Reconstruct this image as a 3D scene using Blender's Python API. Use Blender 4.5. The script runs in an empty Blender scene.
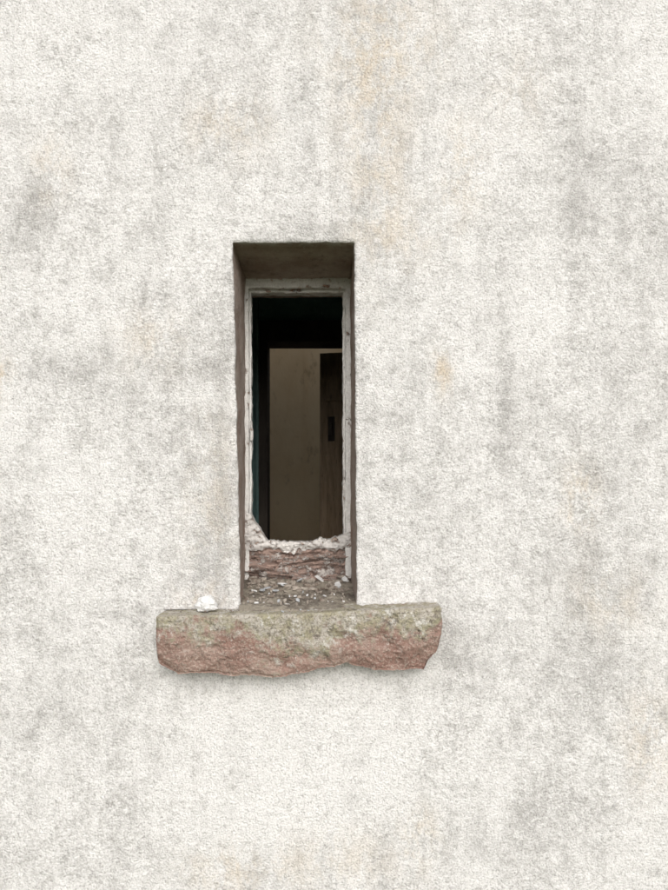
import bpy, math, random, bmesh
import numpy as np
from mathutils import noise, Vector
random.seed(7)
sc=bpy.context.scene
sc.view_settings.view_transform='Standard'; sc.view_settings.look='None'; sc.view_settings.exposure=0
F=698.0; D0=1.70; EYE=1.5
def X(px,d=0.0): return (px-317)/F*(D0+d)
def Z(py,d=0.0): return EYE+(490-py)/F*(D0+d)
def nz(x,y,z,s,seed=0.0): return noise.noise(Vector((x*s+seed,y*s+seed*1.7,z*s-seed)))
def fbm(x,y,z,s,seed=0.0,o=3):
    a=1;t=0
    for i in range(o):
        t+=a*nz(x,y,z,s,seed+i*3.1); a*=.5; s*=2.1
    return t
def smooth(t):
    t=min(1,max(0,t)); return t*t*(3-2*t)
# ---------------------------------------------------------------- node helper
class M:
    def __init__(s,name,rough=0.9):
        s.m=bpy.data.materials.new(name); s.m.use_nodes=True
        s.t=s.m.node_tree; s.b=s.t.nodes['Principled BSDF']; s.b.inputs['Roughness'].default_value=rough
        s.b.inputs['Specular IOR Level'].default_value=0.15
        s.co=s.t.nodes.new('ShaderNodeTexCoord').outputs['Object']
    def L(s,a,b): s.t.links.new(a,b)
    def put(s,v,inp):
        if isinstance(v,(int,float)): inp.default_value=v
        elif isinstance(v,tuple): inp.default_value=(v[0],v[1],v[2],1)
        else: s.L(v,inp)
    def map(s,sc3,loc=(0,0,0)):
        n=s.t.nodes.new('ShaderNodeMapping'); n.inputs['Scale'].default_value=sc3; n.inputs['Location'].default_value=loc
        s.L(s.co,n.inputs[0]); return n.outputs[0]
    def noise(s,scale,detail=4,rough=.55,vec=None,dist=0):
        n=s.t.nodes.new('ShaderNodeTexNoise'); s.L(vec or s.co,n.inputs['Vector'])
        n.inputs['Scale'].default_value=scale; n.inputs['Detail'].default_value=detail; n.inputs['Roughness'].default_value=rough
        n.inputs['Distortion'].default_value=dist
        return n.outputs['Fac']
    def vor(s,scale,vec=None,feat='F1'):
        n=s.t.nodes.new('ShaderNodeTexVoronoi'); n.feature=feat; s.L(vec or s.co,n.inputs['Vector']); n.inputs['Scale'].default_value=scale
        return n.outputs['Distance'],(n.outputs['Color'] if feat=='F1' else None)
    def math(s,op,a,b=0.0,c=0.0):
        n=s.t.nodes.new('ShaderNodeMath'); n.operation=op
        for i,v in enumerate((a,b,c)):
            if i<len(n.inputs): s.put(v,n.inputs[i])
        return n.outputs[0]
    def rng(s,v,a,b,c=0.0,d=1.0):
        n=s.t.nodes.new('ShaderNodeMapRange'); n.interpolation_type='SMOOTHSTEP'
        s.put(v,n.inputs[0]); 
        for i,k in enumerate((a,b,c,d)): n.inputs[i+1].default_value=k
        return n.outputs[0]
    def mix(s,f,a,b,mode='MIX'):
        n=s.t.nodes.new('ShaderNodeMix'); n.data_type='RGBA'; n.blend_type=mode
        s.put(f,n.inputs[0]); s.put(a,n.inputs[6]); s.put(b,n.inputs[7]); return n.outputs[2]
    def attr(s,name):
        n=s.t.nodes.new('ShaderNodeAttribute'); n.attribute_name=name; return n.outputs['Fac']
    def sep(s,v):
        n=s.t.nodes.new('ShaderNodeSeparateXYZ'); s.L(v,n.inputs[0]); return n.outputs
    def col(s,c): s.put(c,s.b.inputs['Base Color'])
    def bump(s,h,dist,strength=1.0):
        n=s.t.nodes.new('ShaderNodeBump'); s.L(h,n.inputs['Height']); n.inputs['Distance'].default_value=dist; n.inputs['Strength'].default_value=strength
        s.L(n.outputs[0],s.b.inputs['Normal'])
# ---------------------------------------------------------------- materials
def mat_wall():
    m=M('harled_render',.95)
    mott=m.noise(17,5,.76); med=m.noise(4.0,5,.68)
    streak=m.noise(1,5,.70,m.map((18,18,3.0)))
    fine=m.noise(210,2,.6); fine2=m.noise(75,4,.78,m.map((1,1,1),(3,1,2)))
    gr=m.attr('grime'); oc=m.attr('ochre'); pa=m.attr('pale')
    g=m.math('MULTIPLY_ADD',mott,.75,m.math('MULTIPLY',med,.42))
    g=m.math('MULTIPLY_ADD',streak,.32,g)
    g=m.math('MULTIPLY_ADD',fine2,.50,g)
    g=m.math('MULTIPLY_ADD',gr,.12,g)
    g=m.math('MULTIPLY_ADD',pa,-.09,g)
    c=m.mix(m.rng(g,.84,1.30),(.735,.728,.722),(.385,.378,.368))
    o=m.math('MULTIPLY',oc,m.rng(m.noise(12,5,.78,m.map((1,1,.6),(5,0,1))),.40,.62))
    c=m.mix(m.math('MULTIPLY',o,.62),c,(.58,.485,.365))
    # lichen rosettes
    warp=m.t.nodes.new('ShaderNodeVectorMath'); warp.operation='MULTIPLY_ADD'
    nn=m.t.nodes.new('ShaderNodeTexNoise'); nn.inputs['Scale'].default_value=85; nn.inputs['Detail'].default_value=3; m.L(m.co,nn.inputs['Vector'])
    m.L(nn.outputs['Color'],warp.inputs[0]); warp.inputs[1].default_value=(.02,.02,.02); m.L(m.co,warp.inputs[2])
    for sc_,lo,colr,am,ch in ((28,.44,(.40,.395,.385),.55,1),(34,.46,(.84,.84,.83),.6,0),(66,.46,(.33,.32,.305),.5,0)):
        d,cc=m.vor(sc_,warp.outputs[0])
        r=m.sep(cc)[ch]
        inner=m.math('SUBTRACT',m.math('MULTIPLY',r,lo),d)
        k=m.rng(inner,0,.13)
        sel=m.rng(r,.46,.62)
        brk=m.rng(m.math('ADD',med,m.math('MULTIPLY',gr,.12)) if ch!=0 or sc_>50 else mott,.42,.62)
        brk2=m.rng(fine2,.32,.54)
        k=m.math('MULTIPLY',m.math('MULTIPLY',m.math('MULTIPLY',k,sel),m.math('MULTIPLY',brk,brk2)),am)
        c=m.mix(k,c,colr)
    pit=m.math('MULTIPLY',m.rng(fine,.48,.66),m.rng(fine2,.36,.60,.3,1.0))
    c=m.mix(m.math('MULTIPLY',pit,.50),c,(.23,.22,.205))
    c=m.mix(m.rng(fine,.32,.44,.35,0),c,(.83,.825,.815))
    m.col(c)
    h=m.math('MULTIPLY_ADD',fine,-1.0,m.math('MULTIPLY',fine2,1.5))
    m.bump(h,.0042,.9)
    return m.m
def mat_reveal():
    m=M('weathered_mortar',.95)
    a=m.noise(9,5,.65); b=m.noise(45,5,.7); f=m.noise(170,3,.6)
    c=m.mix(m.rng(a,.35,.65),(.33,.25,.21),(.46,.39,.345))
    c=m.mix(m.rng(b,.5,.72,0,.6),c,(.18,.135,.11))
    c=m.mix(m.rng(f,.55,.7,0,.5),c,(.54,.51,.47))
    y=m.sep(m.co)[1]
    c=m.mix(m.math('MULTIPLY',m.rng(y,.0,.035,1,0),m.rng(b,.35,.6)),c,(.56,.53,.50))
    m.col(c)
    m.bump(m.math('ADD',b,m.math('MULTIPLY',f,.7)),.005); return m.m
def mat_sill():
    m=M('red_sandstone',.92)
    a=m.noise(11,5,.65); b=m.noise(50,5,.75); f=m.noise(190,3,.65); s=m.noise(1,5,.6,m.map((9,9,60)))
    c=m.mix(m.rng(a,.35,.65),(.27,.165,.135),(.345,.25,.21))
    c=m.mix(m.rng(s,.5,.7,0,.5),c,(.18,.12,.10))
    c=m.mix(m.rng(b,.52,.68,0,.7),c,(.15,.11,.09))
    c=m.mix(m.rng(f,.50,.64,0,.6),c,(.47,.405,.355))
    li=m.attr('lichen')
    k=m.math('ADD',li,m.math('MULTIPLY_ADD',b,2.3,m.math('MULTIPLY_ADD',a,2.2,-2.22)))
    k=m.rng(k,.30,.80)
    lc=m.mix(m.rng(m.noise(30,5,.7,m.map((1,1,1),(4,2,0))),.4,.6),(.35,.34,.235),(.49,.47,.42))
    lc=m.mix(m.rng(f,.48,.64,0,.75),lc,(.19,.17,.13))
    c=m.mix(m.math('MULTIPLY',k,.85),c,lc)
    w=m.rng(m.noise(24,5,.78,m.map((1,1,1),(7,2,3))),.55,.64,0,.75)
    c=m.mix(m.math('MULTIPLY',w,m.rng(li,-.2,.7)),c,(.64,.63,.60))
    dk=m.rng(m.noise(33,5,.78,m.map((1,1,1),(1,6,3))),.57,.66,0,.7)
    c=m.mix(dk,c,(.12,.10,.083))
    m.col(c); m.bump(m.math('ADD',m.math('MULTIPLY',s,.6),m.math('ADD',b,m.math('MULTIPLY',f,.6))),.008); return m.m
def mat_bed():
    m=M('dirty_sill_bed',.95)
    a=m.noise(16,5,.7); b=m.noise(75,5,.7); f=m.noise(200,3,.6)
    c=m.mix(m.rng(a,.38,.62),(.14,.12,.10),(.30,.27,.22))
    c=m.mix(m.rng(b,.52,.70,0,.6),c,(.39,.365,.30))
    c=m.mix(m.rng(f,.53,.68,0,.6),c,(.09,.075,.065))
    m.col(c); m.bump(m.math('ADD',a,b),.006); return m.m
def mat_paintwood(name,amount,stretch,paint=(.60,.585,.56),wood=(.20,.145,.12)):
    m=M(name,.85)
    v=m.map(stretch); a=m.noise(1,5,.65,v); b=m.noise(45,5,.7); f=m.noise(190,3,.6)
    w=m.mix(m.rng(a,.35,.65),wood,tuple(min(1,q*1.9) for q in wood))
    w=m.mix(m.rng(m.noise(2.2,4,.7,v),.52,.64,0,.85),w,(.055,.04,.035))
    k=m.rng(m.math('ADD',m.math('MULTIPLY',b,.7),m.math('MULTIPLY',a,.3)),amount+.04,amount-.04)
    p=m.mix(m.rng(f,.45,.7,0,.5),paint,tuple(q*.6 for q in paint))
    p=m.mix(m.rng(b,.35,.6,0,.35),p,tuple(q*.7 for q in paint))
    m.col(m.mix(k,w,p))
    m.bump(m.math('ADD',m.math('MULTIPLY',k,.8),m.math('MULTIPLY_ADD',a,1.2,b)),.004); return m.m
def mat_simple(name,c1,c2,scale=6,rough=.85,stretch=(1,1,1),bd=.003,dark=None):
    m=M(name,rough); v=m.map(stretch)
    a=m.noise(scale,5,.65,v)
    c=m.mix(m.rng(a,.35,.65),c1,c2)
    if dark: c=m.mix(m.rng(m.noise(scale*3.7,4,.7,v),.56,.70,0,.7),c,dark)
    m.col(c); m.bump(m.noise(scale*9,3,.6,v),bd); return m.m
WALL=mat_wall(); REV=mat_reveal(); SILL=mat_sill(); BED=mat_bed()
FR=mat_paintwood('peeling_paint',.60,(60,60,9),(.74,.73,.71)); FRH=mat_paintwood('peeling_paint_h',.57,(9,60,60),(.72,.71,.68),(.26,.17,.13))
ROT=mat_paintwood('rotten_wood',.45,(11,60,80),(.50,.465,.44),(.19,.14,.12))
CRUST=mat_paintwood('crumbling_putty',.57,(30,60,60),(.66,.64,.62),(.24,.19,.16))
TEAL=mat_simple('dark_teal_paint',(.13,.22,.22),(.19,.30,.295),5,.6)
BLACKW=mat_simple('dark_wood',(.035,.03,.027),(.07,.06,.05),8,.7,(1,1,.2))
BEIGE=mat_simple('old_beige_plaster',(.66,.49,.30),(.74,.58,.38),2.2,.9,(1,1,.6),.003,(.44,.32,.19))
DOORM=mat_simple('brown_door_wood',(.24,.175,.115),(.37,.275,.19),7,.8,(6,6,.7),.002,(.09,.065,.045))
INT=mat_simple('whitewashed_plaster',(.60,.56,.50),(.70,.67,.61),4,.95)
FLOOR=mat_simple('concrete_floor',(.26,.235,.20),(.36,.33,.28),5,.95)
SLATE=mat_simple('slate',(.07,.075,.085),(.13,.135,.14),8,.7)
GRASS=mat_simple('grass',(.045,.07,.02),(.10,.12,.045),3,.95,(1,1,1),.03,(.10,.085,.05))
WHITE=mat_simple('white_flake',(.62,.62,.62),(.78,.78,.78),60,.8,(1,1,1),.002,(.42,.40,.37))
BLUEW=mat_simple('grey_flake',(.38,.40,.42),(.55,.57,.59),40,.8)
BROWNF=mat_simple('rubble',(.17,.135,.11),(.42,.38,.33),40,.95)
# ---------------------------------------------------------------- mesh helper
def obj(name,vs,fs,mats,parent=None,smooth_=False,mi=None,attrs=None):
    me=bpy.data.meshes.new(name); me.from_pydata(vs,[],fs); me.update()
    for q in (mats if isinstance(mats,list) else [mats]): me.materials.append(q)
    if mi is not None: me.polygons.foreach_set('material_index',mi)
    if smooth_: me.polygons.foreach_set('use_smooth',[True]*len(me.polygons))
    if attrs:
        for k,v in attrs.items():
            a=me.attributes.new(k,'FLOAT','POINT'); a.data.foreach_set('value',np.asarray(v,dtype=np.float32))
    o=bpy.data.objects.new(name,me); sc.collection.objects.link(o)
    if parent: o.parent=parent
    return o
def empty(name):
    o=bpy.data.objects.new(name,None); sc.collection.objects.link(o); return o
def slab(name,x0,x1,y0,y1,z0,z1,mat,parent=None):
    vs=[(x,y,z) for x in (x0,x1) for y in (y0,y1) for z in (z0,z1)]
    fs=[(0,1,3,2),(4,6,7,5),(0,4,5,1),(2,3,7,6),(0,2,6,4),(1,5,7,3)]
    return obj(name,vs,fs,mat,parent)
# ---------------------------------------------------------------- wall
XL,XR,ZB,ZT=-.198,.0955,1.17,2.105
xs=np.concatenate([np.arange(-4.5,-1.0,.25),np.arange(-1.0,1.0,.005),np.arange(1.0,4.51,.25)])
zs=np.concatenate([np.arange(-.1,.44,.09),np.arange(.45,2.78,.005),np.arange(2.8,3.31,.1)])
def snap(a,v):
    i=int(np.argmin(abs(a-v))); a[i]=v; return i
iL=snap(xs,XL); iR=snap(xs,XR); jB=snap(zs,ZB); jT=snap(zs,ZT)
nx,nz_=len(xs),len(zs)
def left_edge(z):
    t=(z-1.2)/(2.105-1.2); base=X(240.5)+(X(232.5)-X(240.5))*t
    return base+.0020*nz(0,0,z,14,2)+.0014*nz(0,0,z,55,5)+.0010*nz(0,0,z,130,6)
def right_edge(z):
    t=(z-1.2)/(2.105-1.2); base=X(357)+(X(354.5)-X(357))*t
    return base+.0020*nz(0,0,z,13,12)+.0014*nz(0,0,z,60,15)+.0010*nz(0,0,z,130,16)
def top_edge(x): return Z(242)+.0012*nz(x,0,0,20,22)+.0012*nz(x,0,0,70,25)
def blob(lst,x,z):
    v=0
    for (px,py,sx,sz,a) in lst:
        dx=(x-X(px))/(sx/410); dz=(z-Z(py))/(sz/410); q=dx*dx+dz*dz
        if q<9: v+=a*math.exp(-q)
    return v
GR=[(30,210,22,30,1.3),(90,370,40,30,.7),(60,700,50,60,.35),(205,560,32,70,1.0),(222,440,12,160,1.0),(505,410,14,90,1.1),(600,150,50,60,.5),
    (600,480,60,60,.5),(570,560,50,40,.6),(590,650,60,60,.9),(545,800,60,50,.6),(640,380,40,60,.5),(150,120,40,60,.4),(420,480,60,120,.35),
    (170,400,60,120,.45),(640,230,30,80,.5),(480,660,50,50,.5),(90,800,60,50,.3),(20,560,30,60,.4),(365,420,8,170,.6),(290,235,70,8,.5),(145,640,16,40,.5),(455,640,14,30,.6),(570,270,20,60,.5),(260,110,60,40,.3),(380,60,40,80,.5)]
OC=[(375,130,32,110,.9),(460,170,22,45,.9),(580,500,16,30,1.4),(443,370,10,22,1.3),(50,170,18,30,.9),(230,125,40,30,.8),(2,380,10,20,1.3),
    (420,840,16,26,1.3),(235,870,50,22,.8),(650,740,25,50,.8),(385,40,60,50,.7),(400,235,40,30,.5),(150,340,30,30,.6),(340,860,60,30,.5),(200,600,20,20,.6),(610,600,40,30,.6),(520,90,30,40,.4),(210,500,26,90,.5)]
PA=[(330,740,110,55,1.2),(200,720,60,60,.7),(650,830,50,50,.7),(60,60,90,90,1.0),(530,320,60,80,.6),(100,480,80,60,.5),(300,800,120,50,.9),(650,60,60,60,.7),(450,30,60,30,.3),(70,280,60,30,.5),(460,560,40,40,.4),(500,520,50,50,.4)]
vs=[];gr=[];oc=[];pa=[]
for j in range(nz_):
    z=float(zs[j]); le=left_edge(z)-XL; re=right_edge(z)-XR
    for i in range(nx):
        x=float(xs[i])
        fine=abs(x)<1.01 and .44<z<2.79
        X_,Z_=x,z; y=0
        if fine:
            fz=smooth(1-max(0,z-ZT)/.12)*smooth(1-max(0,ZB-z)/.12)
            if x<=XL: X_=x+le*smooth(1-(XL-x)/.12)*fz
            elif x>=XR: X_=x+re*smooth(1-(x-XR)/.12)*fz
            else:
                t=(x-XL)/(XR-XL); X_=x+(le*(1-t)+re*t)*fz
            if z>=ZT: Z_=z+(top_edge(x)-ZT)*smooth(1-(z-ZT)/.08)
            fo=smooth((1.0-abs(x))/.05)*smooth((z-.45)/.05)*smooth((2.77-z)/.05)
            y=-(.003*nz(x,0,z,4,1)+.0007*nz(x,0,z,22,3)+.0006*nz(x,0,z,75,9)+.0009*nz(x,0,z,150,4))*fo
            dx=max(XL-x,x-XR,0); dz=max(z-ZT,ZB-z,0); d=math.hypot(dx,dz)
            if d<.011 : y+=.0035*(1-d/.011)**2*(1+.7*nz(x,0,z,60,8))
            gr.append(blob(GR,x,z)); oc.append(blob(OC,x,z)); pa.append(blob(PA,x,z))
        else: gr.append(0);oc.append(0);pa.append(0)
        vs.append((X_,y,Z_))
fs=[];mi=[]
for j in range(nz_-1):
    for i in range(nx-1):
        if iL<=i<iR and jB<=j<jT: continue
        a=j*nx+i; fs.append((a,a+1,a+nx+1,a+nx)); mi.append(0)
per=[(iL,j) for j in range(jB,jT)]+[(i,jT) for i in range(iL,iR)]+[(iR,j) for j in range(jT,jB,-1)]+[(i,jB) for i in range(iR,iL,-1)]
ring=[j*nx+i for i,j in per]; n=len(ring)
prev=ring
for d in (.004,.010,.018,.03,.045,.06,.08,.10,.12,.14,.16,.18,.20,.22,.24,.26,.29,.33,.38,.45):
    cur=[]
    for (i,j),r in zip(per,ring):
        x0,y0,z0=vs[r]
        amp=.0035*min(1,d/.02)
        q=fbm(x0,d,z0,17,31)*amp
        nxv=(1 if i==iL else (-1 if i==iR else 0)); nzv=(-1 if j==jT else 0)
        t=min(1,d/.26)
        if i==iL: xx=x0*(1-t)+(-.2015)*t
        elif i==iR: xx=x0*(1-t)+.0945*t
        else: xx=x0
        zz=z0-(.012*t if j==jT else 0)
        cur.append(len(vs)); vs.append((xx+nxv*q,y0*(1-min(1,d/.02))+d,zz+nzv*q)); gr.append(0);oc.append(0);pa.append(0)
    for k in range(n):
        fs.append((prev[k],cur[k],cur[(k+1)%n],prev[(k+1)%n])); mi.append(1)
    prev=cur
wall=obj('rendered_wall',vs,fs,[WALL,REV],None,True,mi,{'grime':gr,'ochre':oc,'pale':pa})
W0,W1=-4.5,4.5
for nm,a in (('inner_face_l',(W0,XL-.003,.447,.453,0,3.3)),('inner_face_r',(XR+.003,W1,.447,.453,0,3.3)),
             ('inner_face_t',(XL-.003,XR+.003,.447,.453,ZT-.005,3.3)),('inner_face_b',(XL-.003,XR+.003,.447,.453,0,ZB+.003))):
    slab(nm,*a,INT,wall)
# ---------------------------------------------------------------- building behind (rear roof and ceiling gap made up to light the rear room)
bld=empty('building_shell')
YB=3.3; RY=1.65
PY=1.3
slab('back_wall',W0,W1,YB,YB+.3,-.1,3.3,WALL,bld)
slab('end_wall',-4.8,W0,0,YB+.3,-.1,3.3,WALL,bld)
slab('end_wall',W1,4.8,0,YB+.3,-.1,3.3,WALL,bld)
slab('floor',W0,W1,.45,YB,-.05,.05,FLOOR,bld)
HX0,HX1=-3.6,2.6
slab('ceiling_front',W0,W1,.454,PY+.1,2.55,2.6,TEAL,bld)
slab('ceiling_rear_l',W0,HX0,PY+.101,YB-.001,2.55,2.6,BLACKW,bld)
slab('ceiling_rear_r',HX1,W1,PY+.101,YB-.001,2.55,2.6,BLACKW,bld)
def roofpiece(nm,x0,x1,ya,za,yb,zb):
    v=[(x0,ya,za),(x1,ya,za),(x1,yb,zb),(x0,yb,zb)]; v+=[(a,b,c+.08) for a,b,c in v]
    obj(nm,v,[(0,1,2,3),(7,6,5,4),(0,4,5,1),(1,5,6,2),(2,6,7,3),(3,7,4,0)],SLATE,bld)
roofpiece('roof_front',-5,5,-.12,3.25,RY,4.2)
roofpiece('roof_rear_l',-5,HX0,RY+.002,4.2,YB+.45,3.25)
roofpiece('roof_rear_r',HX1,5,RY+.002,4.2,YB+.45,3.25)
for s in (-4.8,4.5):
    obj('gable',[(s,0,3.3),(s,YB+.3,3.3),(s,RY,4.18),(s+.3,0,3.3),(s+.3,YB+.3,3.3),(s+.3,RY,4.18)],[(0,1,2),(3,5,4),(0,3,4,1),(1,4,5,2),(2,5,3,0)],WALL,bld)
# partition, with unseen gaps further left and right, added to light the front room
pl=X(268,PY); pt=Z(343,PY)
part=empty('partition_wall')
slab('panel_far_left',W0,-2.6,PY,PY+.1,.05,2.55,TEAL,part)
slab('panel_over_gap',-2.599,-1.101,PY,PY+.1,2.3,2.55,TEAL,part)
slab('panel_left',-1.10,X(258,PY),PY,PY+.1,.05,2.55,TEAL,part)
slab('door_post_left',X(258,PY)+.001,pl,PY-.03,PY+.12,.05,pt+.09,BLACKW,part)
slab('architrave_bead',X(258,PY)-.006,X(258,PY)+.006,PY-.045,PY-.004,.05,pt+.09,TEAL,part)
slab('lintel',pl+.001,.745,PY-.03,PY+.12,pt,pt+.09,BLACKW,part)
slab('panel_over_door',X(258,PY)+.002,.745,PY,PY+.1,pt+.092,2.55,TEAL,part)
slab('door_post_right',.746,.80,PY-.03,PY+.12,.05,pt+.09,BLACKW,part)
slab('panel_right',.801,1.30,PY,PY+.1,.05,2.55,TEAL,part)
slab('panel_over_gap',1.301,2.499,PY,PY+.1,2.3,2.55,TEAL,part)
slab('panel_far_right',2.50,W1,PY,PY+.1,.05,2.55,TEAL,part)
slab('rear_room_lining',W0,W1,YB-.1,YB-.003,.05,2.55,BEIGE,bld)
for k,x in enumerate((-1.0,-.09,.75)):
    slab('lining_batten',x,x+.012,YB-.106,YB-.098,.05,2.5,BEIGE,bld)
door=empty('wooden_door')
Lw=.735
for k in range(5):
    slab('plank_%d'%k,k*Lw/5+.002,(k+1)*Lw/5-.002,-.012,.012,.07,2.118,DOORM,door)
for z in (.3,1.1,1.9): slab('ledge',.03,Lw-.03,.0125,.03,z,z+.11,DOORM,door)
slab('latch_plate',Lw-.070,Lw-.040,.0125,.019,1.72,1.83,BLACKW,door)
slab('latch_handle',Lw-.062,Lw-.048,.019,.045,1.745,1.80,BLACKW,door)
door.location=(.735,PY+.03,0); door.rotation_euler=(0,0,math.radians(180-11))
# ---------------------------------------------------------------- sill stone
def interp(pts,x):
    if x<=pts[0][0]: return pts[0][1]
    for (a,b),(c,d) in zip(pts,pts[1:]):
        if x<=c: return b+(d-b)*(x-a)/(c-a)
    return pts[-1][1]
YF=-.072
def Xs(px): return X(px,YF)
def Zs(py): return Z(py,YF)
TOP=[(155,617),(175,616),(232,615),(300,614),(360,611),(400,609),(443,608)]
BOT=[(155,656),(160,665),(168,670),(178,675),(195,674),(215,674),(232,677),(250,676),(268,678),(285,678),(298,674),(308,673),(325,668),(334,668),(346,663),(356,667),(366,669),(378,671),(400,671),(412,669),(424,670),(430,660),(437,652),(443,634)]
N=300; vs=[];fs=[];li=[]
NT,NF,NB=22,56,18
for i in range(N+1):
    px=155+288*i/N; x=Xs(px); zt=Zs(interp(TOP,px)); zb=Zs(interp(BOT,px))+.0015*nz(x,0,0,60,40)+.002*nz(x,0,0,30,41)+.0018*nz(x,0,0,150,41)
    zt+=.0015*nz(x,0,0,30,49)-.004*max(0,nz(x,0,0,28,77)-.25)*2
    e=min(i,N-i)/N*.672; ins=0.011*(1-math.sqrt(max(0,1-(1-min(1,e/.011))**2)))
    pts=[]
    back=.03
    for k in range(NT): t=k/NT; pts.append((back+(YF+ins-back)*t, zt-ins*.3+.004*(1-t),0,1,t))
    for k in range(NF): t=k/NF; pts.append((YF+ins+.010*max(0,t-.6)**1.5/.25, (zt-ins*.3)*(1-t)+zb*t,-1,0,t))
    for k in range(NB+1): t=k/NB; pts.append((YF+ins+.010+(back-YF-ins-.010)*t, zb+.008*t,0,-1,t))
    for k,(y,z,ny,nzv,t) in enumerate(pts):
        amp=.0022
        if ny==-1:
            edge=min(t,1-t)
            rd=max(0,1-edge/.06); y+=.0025*rd*rd
            wv=nz(x,0,z,7,70)*.8
            g1=max(0,nz(x+wv*.02,0,z*1.3,15,50)); g2=max(0,nz(x,0,z,27,150)-.1)
            y+=(.018*g1+.010*g2)*smooth((t-.22)/.35)
            amp=.0030
        q=fbm(x,y,z,34,44,4)*amp+.0016*nz(x,y,z,130,47)
        vs.append((x+.002*nz(x,y,z,40,3)+(.004*nz(0,y,z,45,8) if e<.01 else 0),y+ny*q,z+nzv*q*.8))
        if nzv==1: l=.95+.2*t
        elif ny==-1:
            l=1.0-1.5*t+.6*math.exp(-((px-295)/48)**2)+.35*math.exp(-((px-415)/28)**2)*(1-t)-.15*math.exp(-((px-215)/40)**2)
        else: l=0
        li.append(l)
R=NT+NF+NB+1
for i in range(N):
    for k in range(R-1):
        a=i*R+k; fs.append((a,a+1,a+R+1,a+R))
fs.append(tuple(range(R))); fs.append(tuple(reversed(range(N*R,N*R+R))))
sill=obj('window_sill',vs,fs,SILL,None,False,None,{'lichen':li})
bm=bmesh.new(); bm.from_mesh(sill.data); bmesh.ops.recalc_face_normals(bm,faces=bm.faces); bm.to_mesh(sill.data); bm.free()
def bedz(x,y):
    t=(y+.03)/.29
    return 1.2165+.030*t+.0045*fbm(x,y,0,22,60)+.003*nz(x,y,0,90,61)+.006*max(0,nz(x,y,0,14,66))-.004*smooth((-y-.005)/.03)+.010*smooth((y-.15)/.09)*(.4+nz(x,0,0,20,6))
vs=[];fs=[]
nx2,ny2=110,110
for j in range(ny2+1):
    y=-.035+.325*j/ny2
    for i in range(nx2+1):
        x=-.212+.32*i/nx2
        if y<.006: 
            x=-.202+.30*i/nx2+.006*nz(i,0,0,.2,3); x=max(-.1885,min(.094,x))
        vs.append((x,y,bedz(x,y)-(.012 if j==0 else 0)))
for j in range(ny2):
    for i in range(nx2):
        a=j*(nx2+1)+i; fs.append((a,a+1,a+nx2+2,a+nx2+1))
obj('sill_bed',vs,fs,BED,sill,True)
def fillet(name,x0,x1,zf,up,seed):
    n=200;vs=[];fs=[]
    for i in range(n+1):
        x=x0+(x1-x0)*i/n; z=zf(x); s=.0045+.004*nz(x,0,0,35,seed)+.003*nz(x,0,0,110,seed+1); s=max(.0008,s)*smooth(min(i,n-i)/6)
        for k in range(5):
            t=k/4; vs.append((x,-s*1.5*(1-t)**1.4-.0005+.004*(t==1),z+up*(s*1.3*t**1.4-.002)+.0008*nz(x,t,0,200,seed)))
    for i in range(n):
        for k in range(4):
            a=i*5+k; fs.append((a,a+1,a+6,a+5))
    obj(name,vs,fs,WALL,sill,True,None,{'grime':[.9]*len(vs),'ochre':[.3]*len(vs),'pale':[0]*len(vs)})
fillet('mortar_top_left',-.375,-.192,lambda x:1.2135,1,90)
fillet('mortar_top_right',.098,.289,lambda x:Zs(interp(TOP,317+x*F/(D0+YF)))+.004,1,95)
fillet('mortar_under',-.37,.285,lambda x:Zs(interp(BOT,317+x*F/(D0+YF)))+.008,-1,99)
# ---------------------------------------------------------------- rocks, flakes
def rock_bm(bm,c,r,seed,sub):
    rr=bmesh.ops.create_icosphere(bm,subdivisions=sub,radius=1)
    for v in rr['verts']:
        p=v.co.copy()
        p*=1+.38*noise.noise(p*1.5+Vector((seed,seed,0)))+.14*noise.noise(p*4+Vector((seed,0,0)))+.06*noise.noise(p*9)
        p.x*=1+.2*(p.z<0)*abs(p.z)
        v.co=Vector((p.x*r[0],p.y*r[1],max(p.z,-.8)*r[2]))+Vector(c)
def rocks(name,lst,mat,sub,sm=True):
    bm=bmesh.new()
    for c,r,s in lst: rock_bm(bm,c,r,s,sub)
    me=bpy.data.meshes.new(name); bm.to_mesh(me); bm.free(); me.materials.append(mat)
    if sm: me.polygons.foreach_set('use_smooth',[True]*len(me.polygons))
    o=bpy.data.objects.new(name,me); sc.collection.objects.link(o); return o
rocks('white_stone',[((X(206,-.035),-.035,1.213+.0145),(.0235,.017,.0195),11)],WHITE,4,False)
lst=[]
for k in range(70):
    y=.238-abs(random.gauss(0,.07)); y=max(.01,y); x=random.uniform(-.185,.085); s=random.uniform(.0025,.0095)*(1 if y>.12 else .6)
    lst.append(((x,y,bedz(x,y)+s*.4),(s*random.uniform(.9,1.6),s,s*random.uniform(.5,.9)),k*1.3))
rocks('sill_rubble',lst,BROWNF,2,False)
def flakes(name,items,mats):
    vs=[];fs=[];mi=[]
    for (x,y,z,s,tilt,th,m_) in items:
        n=random.randint(5,8); a0=random.random()*6.28; b=len(vs); ax=random.random()*6.28
        top=[]
        for k in range(n):
            a=a0+k*6.283/n+random.uniform(-.25,.25); r=s*random.uniform(.55,1.1)
            dx,dy=r*math.cos(a)*1.25,r*math.sin(a)
            dz=tilt*(dx*math.cos(ax)+dy*math.sin(ax)); top.append((x+dx,y+dy,z+dz))
        vs+= [(a,b_,c+th) for a,b_,c in top]+top
        fs.append(tuple(range(b,b+n))); mi.append(m_)
        fs.append(tuple(range(b+2*n-1,b+n-1,-1))); mi.append(m_)
        for k in range(n):
            fs.append((b+k,b+n+k,b+n+(k+1)%n,b+(k+1)%n)); mi.append(m_)
    return obj(name,vs,fs,mats,None,False,mi)
it=[]
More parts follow.
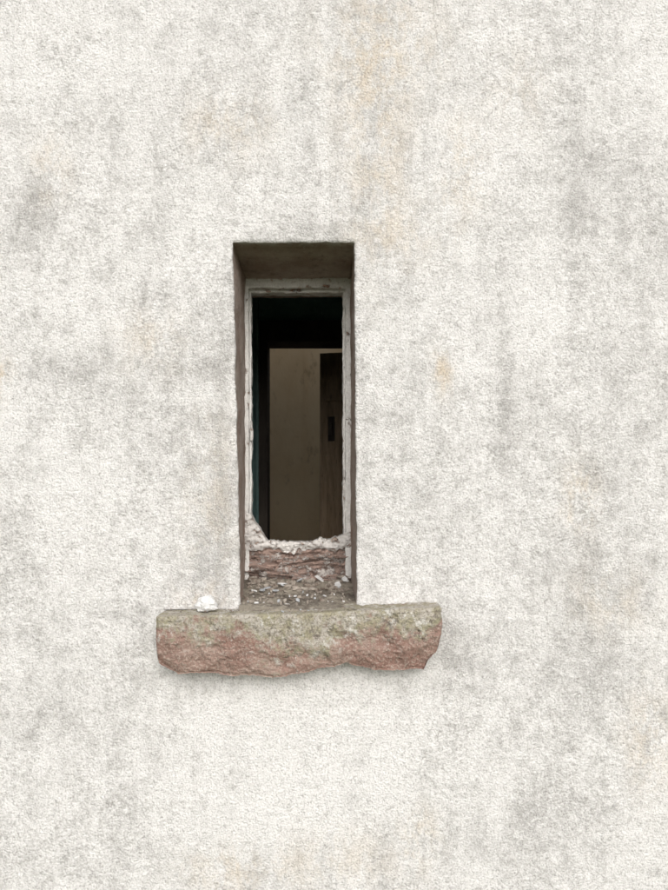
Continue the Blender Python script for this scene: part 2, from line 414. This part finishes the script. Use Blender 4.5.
for k in range(170):
    y=random.uniform(.0,.225); x=random.uniform(-.185,.088)
    s=random.choice([.0015,.002,.003,.003,.004,.006]); it.append((x,y,bedz(x,y)+.001,s,random.uniform(-.7,.7),random.uniform(.001,.006),random.choice([0,1,2,2,2,2,2,2,2,2,2])))
for px,py,s,m_ in ((281,585,.013,0),(262,588,.009,1),(268,586,.011,1),(320,580,.011,0),(338,582,.009,0),(300,582,.008,1),(345,580,.010,0),(254,592,.008,0),(333,590,.006,2),(285,597,.006,2),(275,590,.009,1)):
    y=.12
    for _ in range(8):
        y=(EYE-bedz(X(px,y),y))*F/(py-490)-D0; y=max(-.02,min(.225,y))
    it.append((X(px,y),y,bedz(X(px,y),y)+.006,s,random.uniform(-.8,.8),.003,m_))
for k in range(50):
    x=random.uniform(-.36,.28); y=random.uniform(-.06,-.012); it.append((x,y,1.2125,random.choice([.0015,.002,.003]),.3,.0025,random.choice([1,2,2,2])))
flakes('paint_flake_debris',it,[WHITE,BLUEW,BROWNF])
# ---------------------------------------------------------------- window frame
frame=empty('window_frame')
def beam(name,p0,p1,y0,y1,w,mat,seed,amp=.0012,rag=.002):
    p0=Vector((p0[0],0,p0[1]));p1=Vector((p1[0],0,p1[1])); L=(p1-p0).length; t=(p1-p0)/L; s=Vector((t.z,0,-t.x))
    n=max(6,int(L/.004)); prof=[]
    K=6
    for k in range(K): prof.append((-.5+k/K,y0))
    for k in range(3): prof.append((.5,y0+(y1-y0)*k/3))
    for k in range(K): prof.append((.5-k/K,y1))
    for k in range(3): prof.append((-.5,y1-(y1-y0)*k/3))
    vs=[];fs=[];R=len(prof)
    for i in range(n+1):
        c=p0+t*(L*i/n)
        for (u,y) in prof:
            p=c+s*(u*w)
            sg=1 if u>0 else -1
            p=p+s*(sg*rag*(nz(p.x,y,p.z,22,seed)+.6*nz(p.x,y,p.z,80,seed+2))*abs(u)*2)
            p.y=y+ (-1 if y==y0 else 0)*amp*fbm(p.x,y,p.z,40,seed+5)
            if abs(u)==.5 and y==y0: p.y+=.0015
            vs.append(tuple(p))
    for i in range(n):
        for k in range(R):
            a=i*R+k;b=i*R+(k+1)%R; fs.append((a,b,b+R,a+R))
    fs.append(tuple(reversed(range(R)))); fs.append(tuple(range(n*R,n*R+R)))
    return obj(name,vs,fs,mat,frame,False)
d=.255
zt_=Z(280,d); zi=Z(290,d)
zb_=1.24
xa=-.2035; xb=X(249,d)
beam('jamb_left',((xa+xb)/2,zb_),((xa+xb)/2-.001,zt_+.006),d,.32,xb-xa,FR,1)
xa2=X(345.5,d); xb2=.0965
beam('jamb_right',((xa2+xb2)/2,zb_),((xa2+xb2)/2,zt_+.006),d,.32,xb2-xa2,FR,7)
beam('head',(-.204,Z(282.5,d)),(.097,Z(282.5,d)),d-.002,.322,Z(277,d)-Z(288,d),FRH,12)
d2=.278
beam('rebate_left',(xb+.001,1.33),(xb+.000,zi+.004),d2,.312,.008,FR,21,rag=.003)
beam('rebate_right',(xa2-.002,1.33),(xa2-.002,zi+.004),d2,.312,.009,FR,27,rag=.003)
beam('rebate_head',(xb-.004,zi+.003),(xa2+.004,zi+.003),d2-.002,.314,.009,FRH,33,rag=.003)
def layer(name,z0,z1,y0,y1,mat,seed,rt=.006,rb=.004,x0=-.203,x1=.096,topf=None,gro=.004,slope=0,spl=0):
    n=220;K=26;vs=[];fs=[]
    for i in range(n+1):
        x=x0+(x1-x0)*i/n
        sl=slope*(x-(x0+x1)/2)
        a=z0+sl+rb*(nz(x,0,0,18,seed)+.6*nz(x,0,0,70,seed+1)); b=(topf(x) if topf else z1+sl)+rt*(nz(x,0,0,22,seed+3)+.7*nz(x,0,0,80,seed+4)+.4*nz(x,0,0,200,seed+5))
        if spl: b+=spl*max(0,nz(x,0,0,55,seed+9)-.15)*2-spl*max(0,nz(x,0,0,38,seed+19)-.1)
        e=min(x-x0,x1-x)
        if x0>-.2 or x1<.09: b=a+(b-a)*smooth(e/.04+.02)
        b=max(b,a+.001)
        for k in range(K+1):
            t=k/K; z=a+(b-a)*t; zz=z+.12*(x)*nz(x,0,z,6,seed)+.006*nz(x,0,z,20,seed+40)
            vs.append((x,y0+.003*(abs(t-.5)*2)**3-gro*fbm(x*.22,0,zz,62,seed+8)-.004*nz(x,0,z,45,seed+2)-.003*nz(x,0,z,120,seed+2),z))
        for k in range(3):
            vs.append((x,y1,b+(a-b)*k/2))
    R=K+4
    for i in range(n):
        for k in range(R):
            q=i*R+k; r=i*R+(k+1)%R; fs.append((q,r,r+R,q+R))
    fs.append(tuple(reversed(range(R)))); fs.append(tuple(range(n*R,n*R+R)))
    return obj(name,vs,fs,mat,frame,False)
def topline(x):
    px=317+x*F/(D0+.25)
    return Z(interp([(243,510),(250,513),(254,522),(260,529),(266,540),(280,541),(300,543),(318,541),(335,538),(343,536),(352,530)],px),.25)
layer('rail_core',1.235,1.33,.260,.315,ROT,2,topf=lambda x:topline(x)-.010,gro=.010)
layer('rail_crust',1.332,1.36,.250,.30,CRUST,12,rt=.006,rb=.020,topf=topline,gro=.005,spl=.004)
layer('splinter_a',1.300,1.318,.249,.27,ROT,22,x0=-.12,x1=.075,gro=.006,slope=.12,spl=.012)
layer('splinter_b',1.262,1.284,.243,.27,ROT,32,x0=-.202,x1=-.03,gro=.006,slope=-.13,spl=.014)
layer('splinter_c',1.243,1.263,.238,.27,ROT,42,rt=.008,x0=-.10,x1=.096,gro=.006,slope=.10,spl=.016)
for k,(a,b) in enumerate((((X(251,d),Z(420,d)),(X(251,d),Z(440,d))),((X(344.5,d),Z(470,d)),(X(344.5,d),Z(500,d))),((X(285,d),Z(291,d)),(X(305,d),Z(291,d))))):
    beam('putty_%d'%k,a,b,.268,.277,.005,CRUST,60+k,rag=.003)
# ---------------------------------------------------------------- ground
vs=[];fs=[]
gx=np.concatenate([np.linspace(-300,-12,12),np.linspace(-10,10,60),np.linspace(12,300,12)])
for y in gx:
    for x in gx: vs.append((float(x),float(y),-.04+.03*nz(float(x),float(y),0,.8,1)*(1 if abs(x)<11 and abs(y)<11 else 0)))
k=len(gx)
for j in range(k-1):
    for i in range(k-1):
        a=j*k+i; fs.append((a,a+1,a+k+1,a+k))
obj('grass_ground',vs,fs,GRASS)
# ---------------------------------------------------------------- light
w=bpy.data.worlds.new('World'); sc.world=w; w.use_nodes=True; nt=w.node_tree
EL=math.radians(31); AZ=math.radians(8)
sky=nt.nodes.new('ShaderNodeTexSky'); sky.sky_type='NISHITA'; sky.sun_disc=False
sky.sun_elevation=EL; sky.sun_rotation=math.radians(180)-AZ; sky.dust_density=5; sky.air_density=1.0; sky.ozone_density=.6
hs=nt.nodes.new('ShaderNodeHueSaturation'); hs.inputs['Saturation'].default_value=.35
nt.links.new(sky.outputs[0],hs.inputs['Color']); bg=nt.nodes['Background']; nt.links.new(hs.outputs[0],bg.inputs[0]); bg.inputs[1].default_value=.15
sun=bpy.data.lights.new('sun','SUN'); sun.energy=1.42; sun.angle=math.radians(70); sun.color=(1,.995,.99)
so=bpy.data.objects.new('sun',sun); sc.collection.objects.link(so)
dirv=Vector((math.sin(AZ)*math.cos(EL),-math.cos(AZ)*math.cos(EL),math.sin(EL)))
so.rotation_euler=dirv.to_track_quat('Z','Y').to_euler()
cam=bpy.data.cameras.new('camera'); co=bpy.data.objects.new('camera',cam); sc.collection.objects.link(co)
co.location=(0,-D0,EYE); co.rotation_euler=(math.radians(90),0,0)
cam.sensor_fit='HORIZONTAL'; cam.sensor_width=36; cam.lens=36*F/668; cam.shift_x=17/668; cam.shift_y=45/668
cam.clip_start=.02; cam.clip_end=1000
sc.camera=co
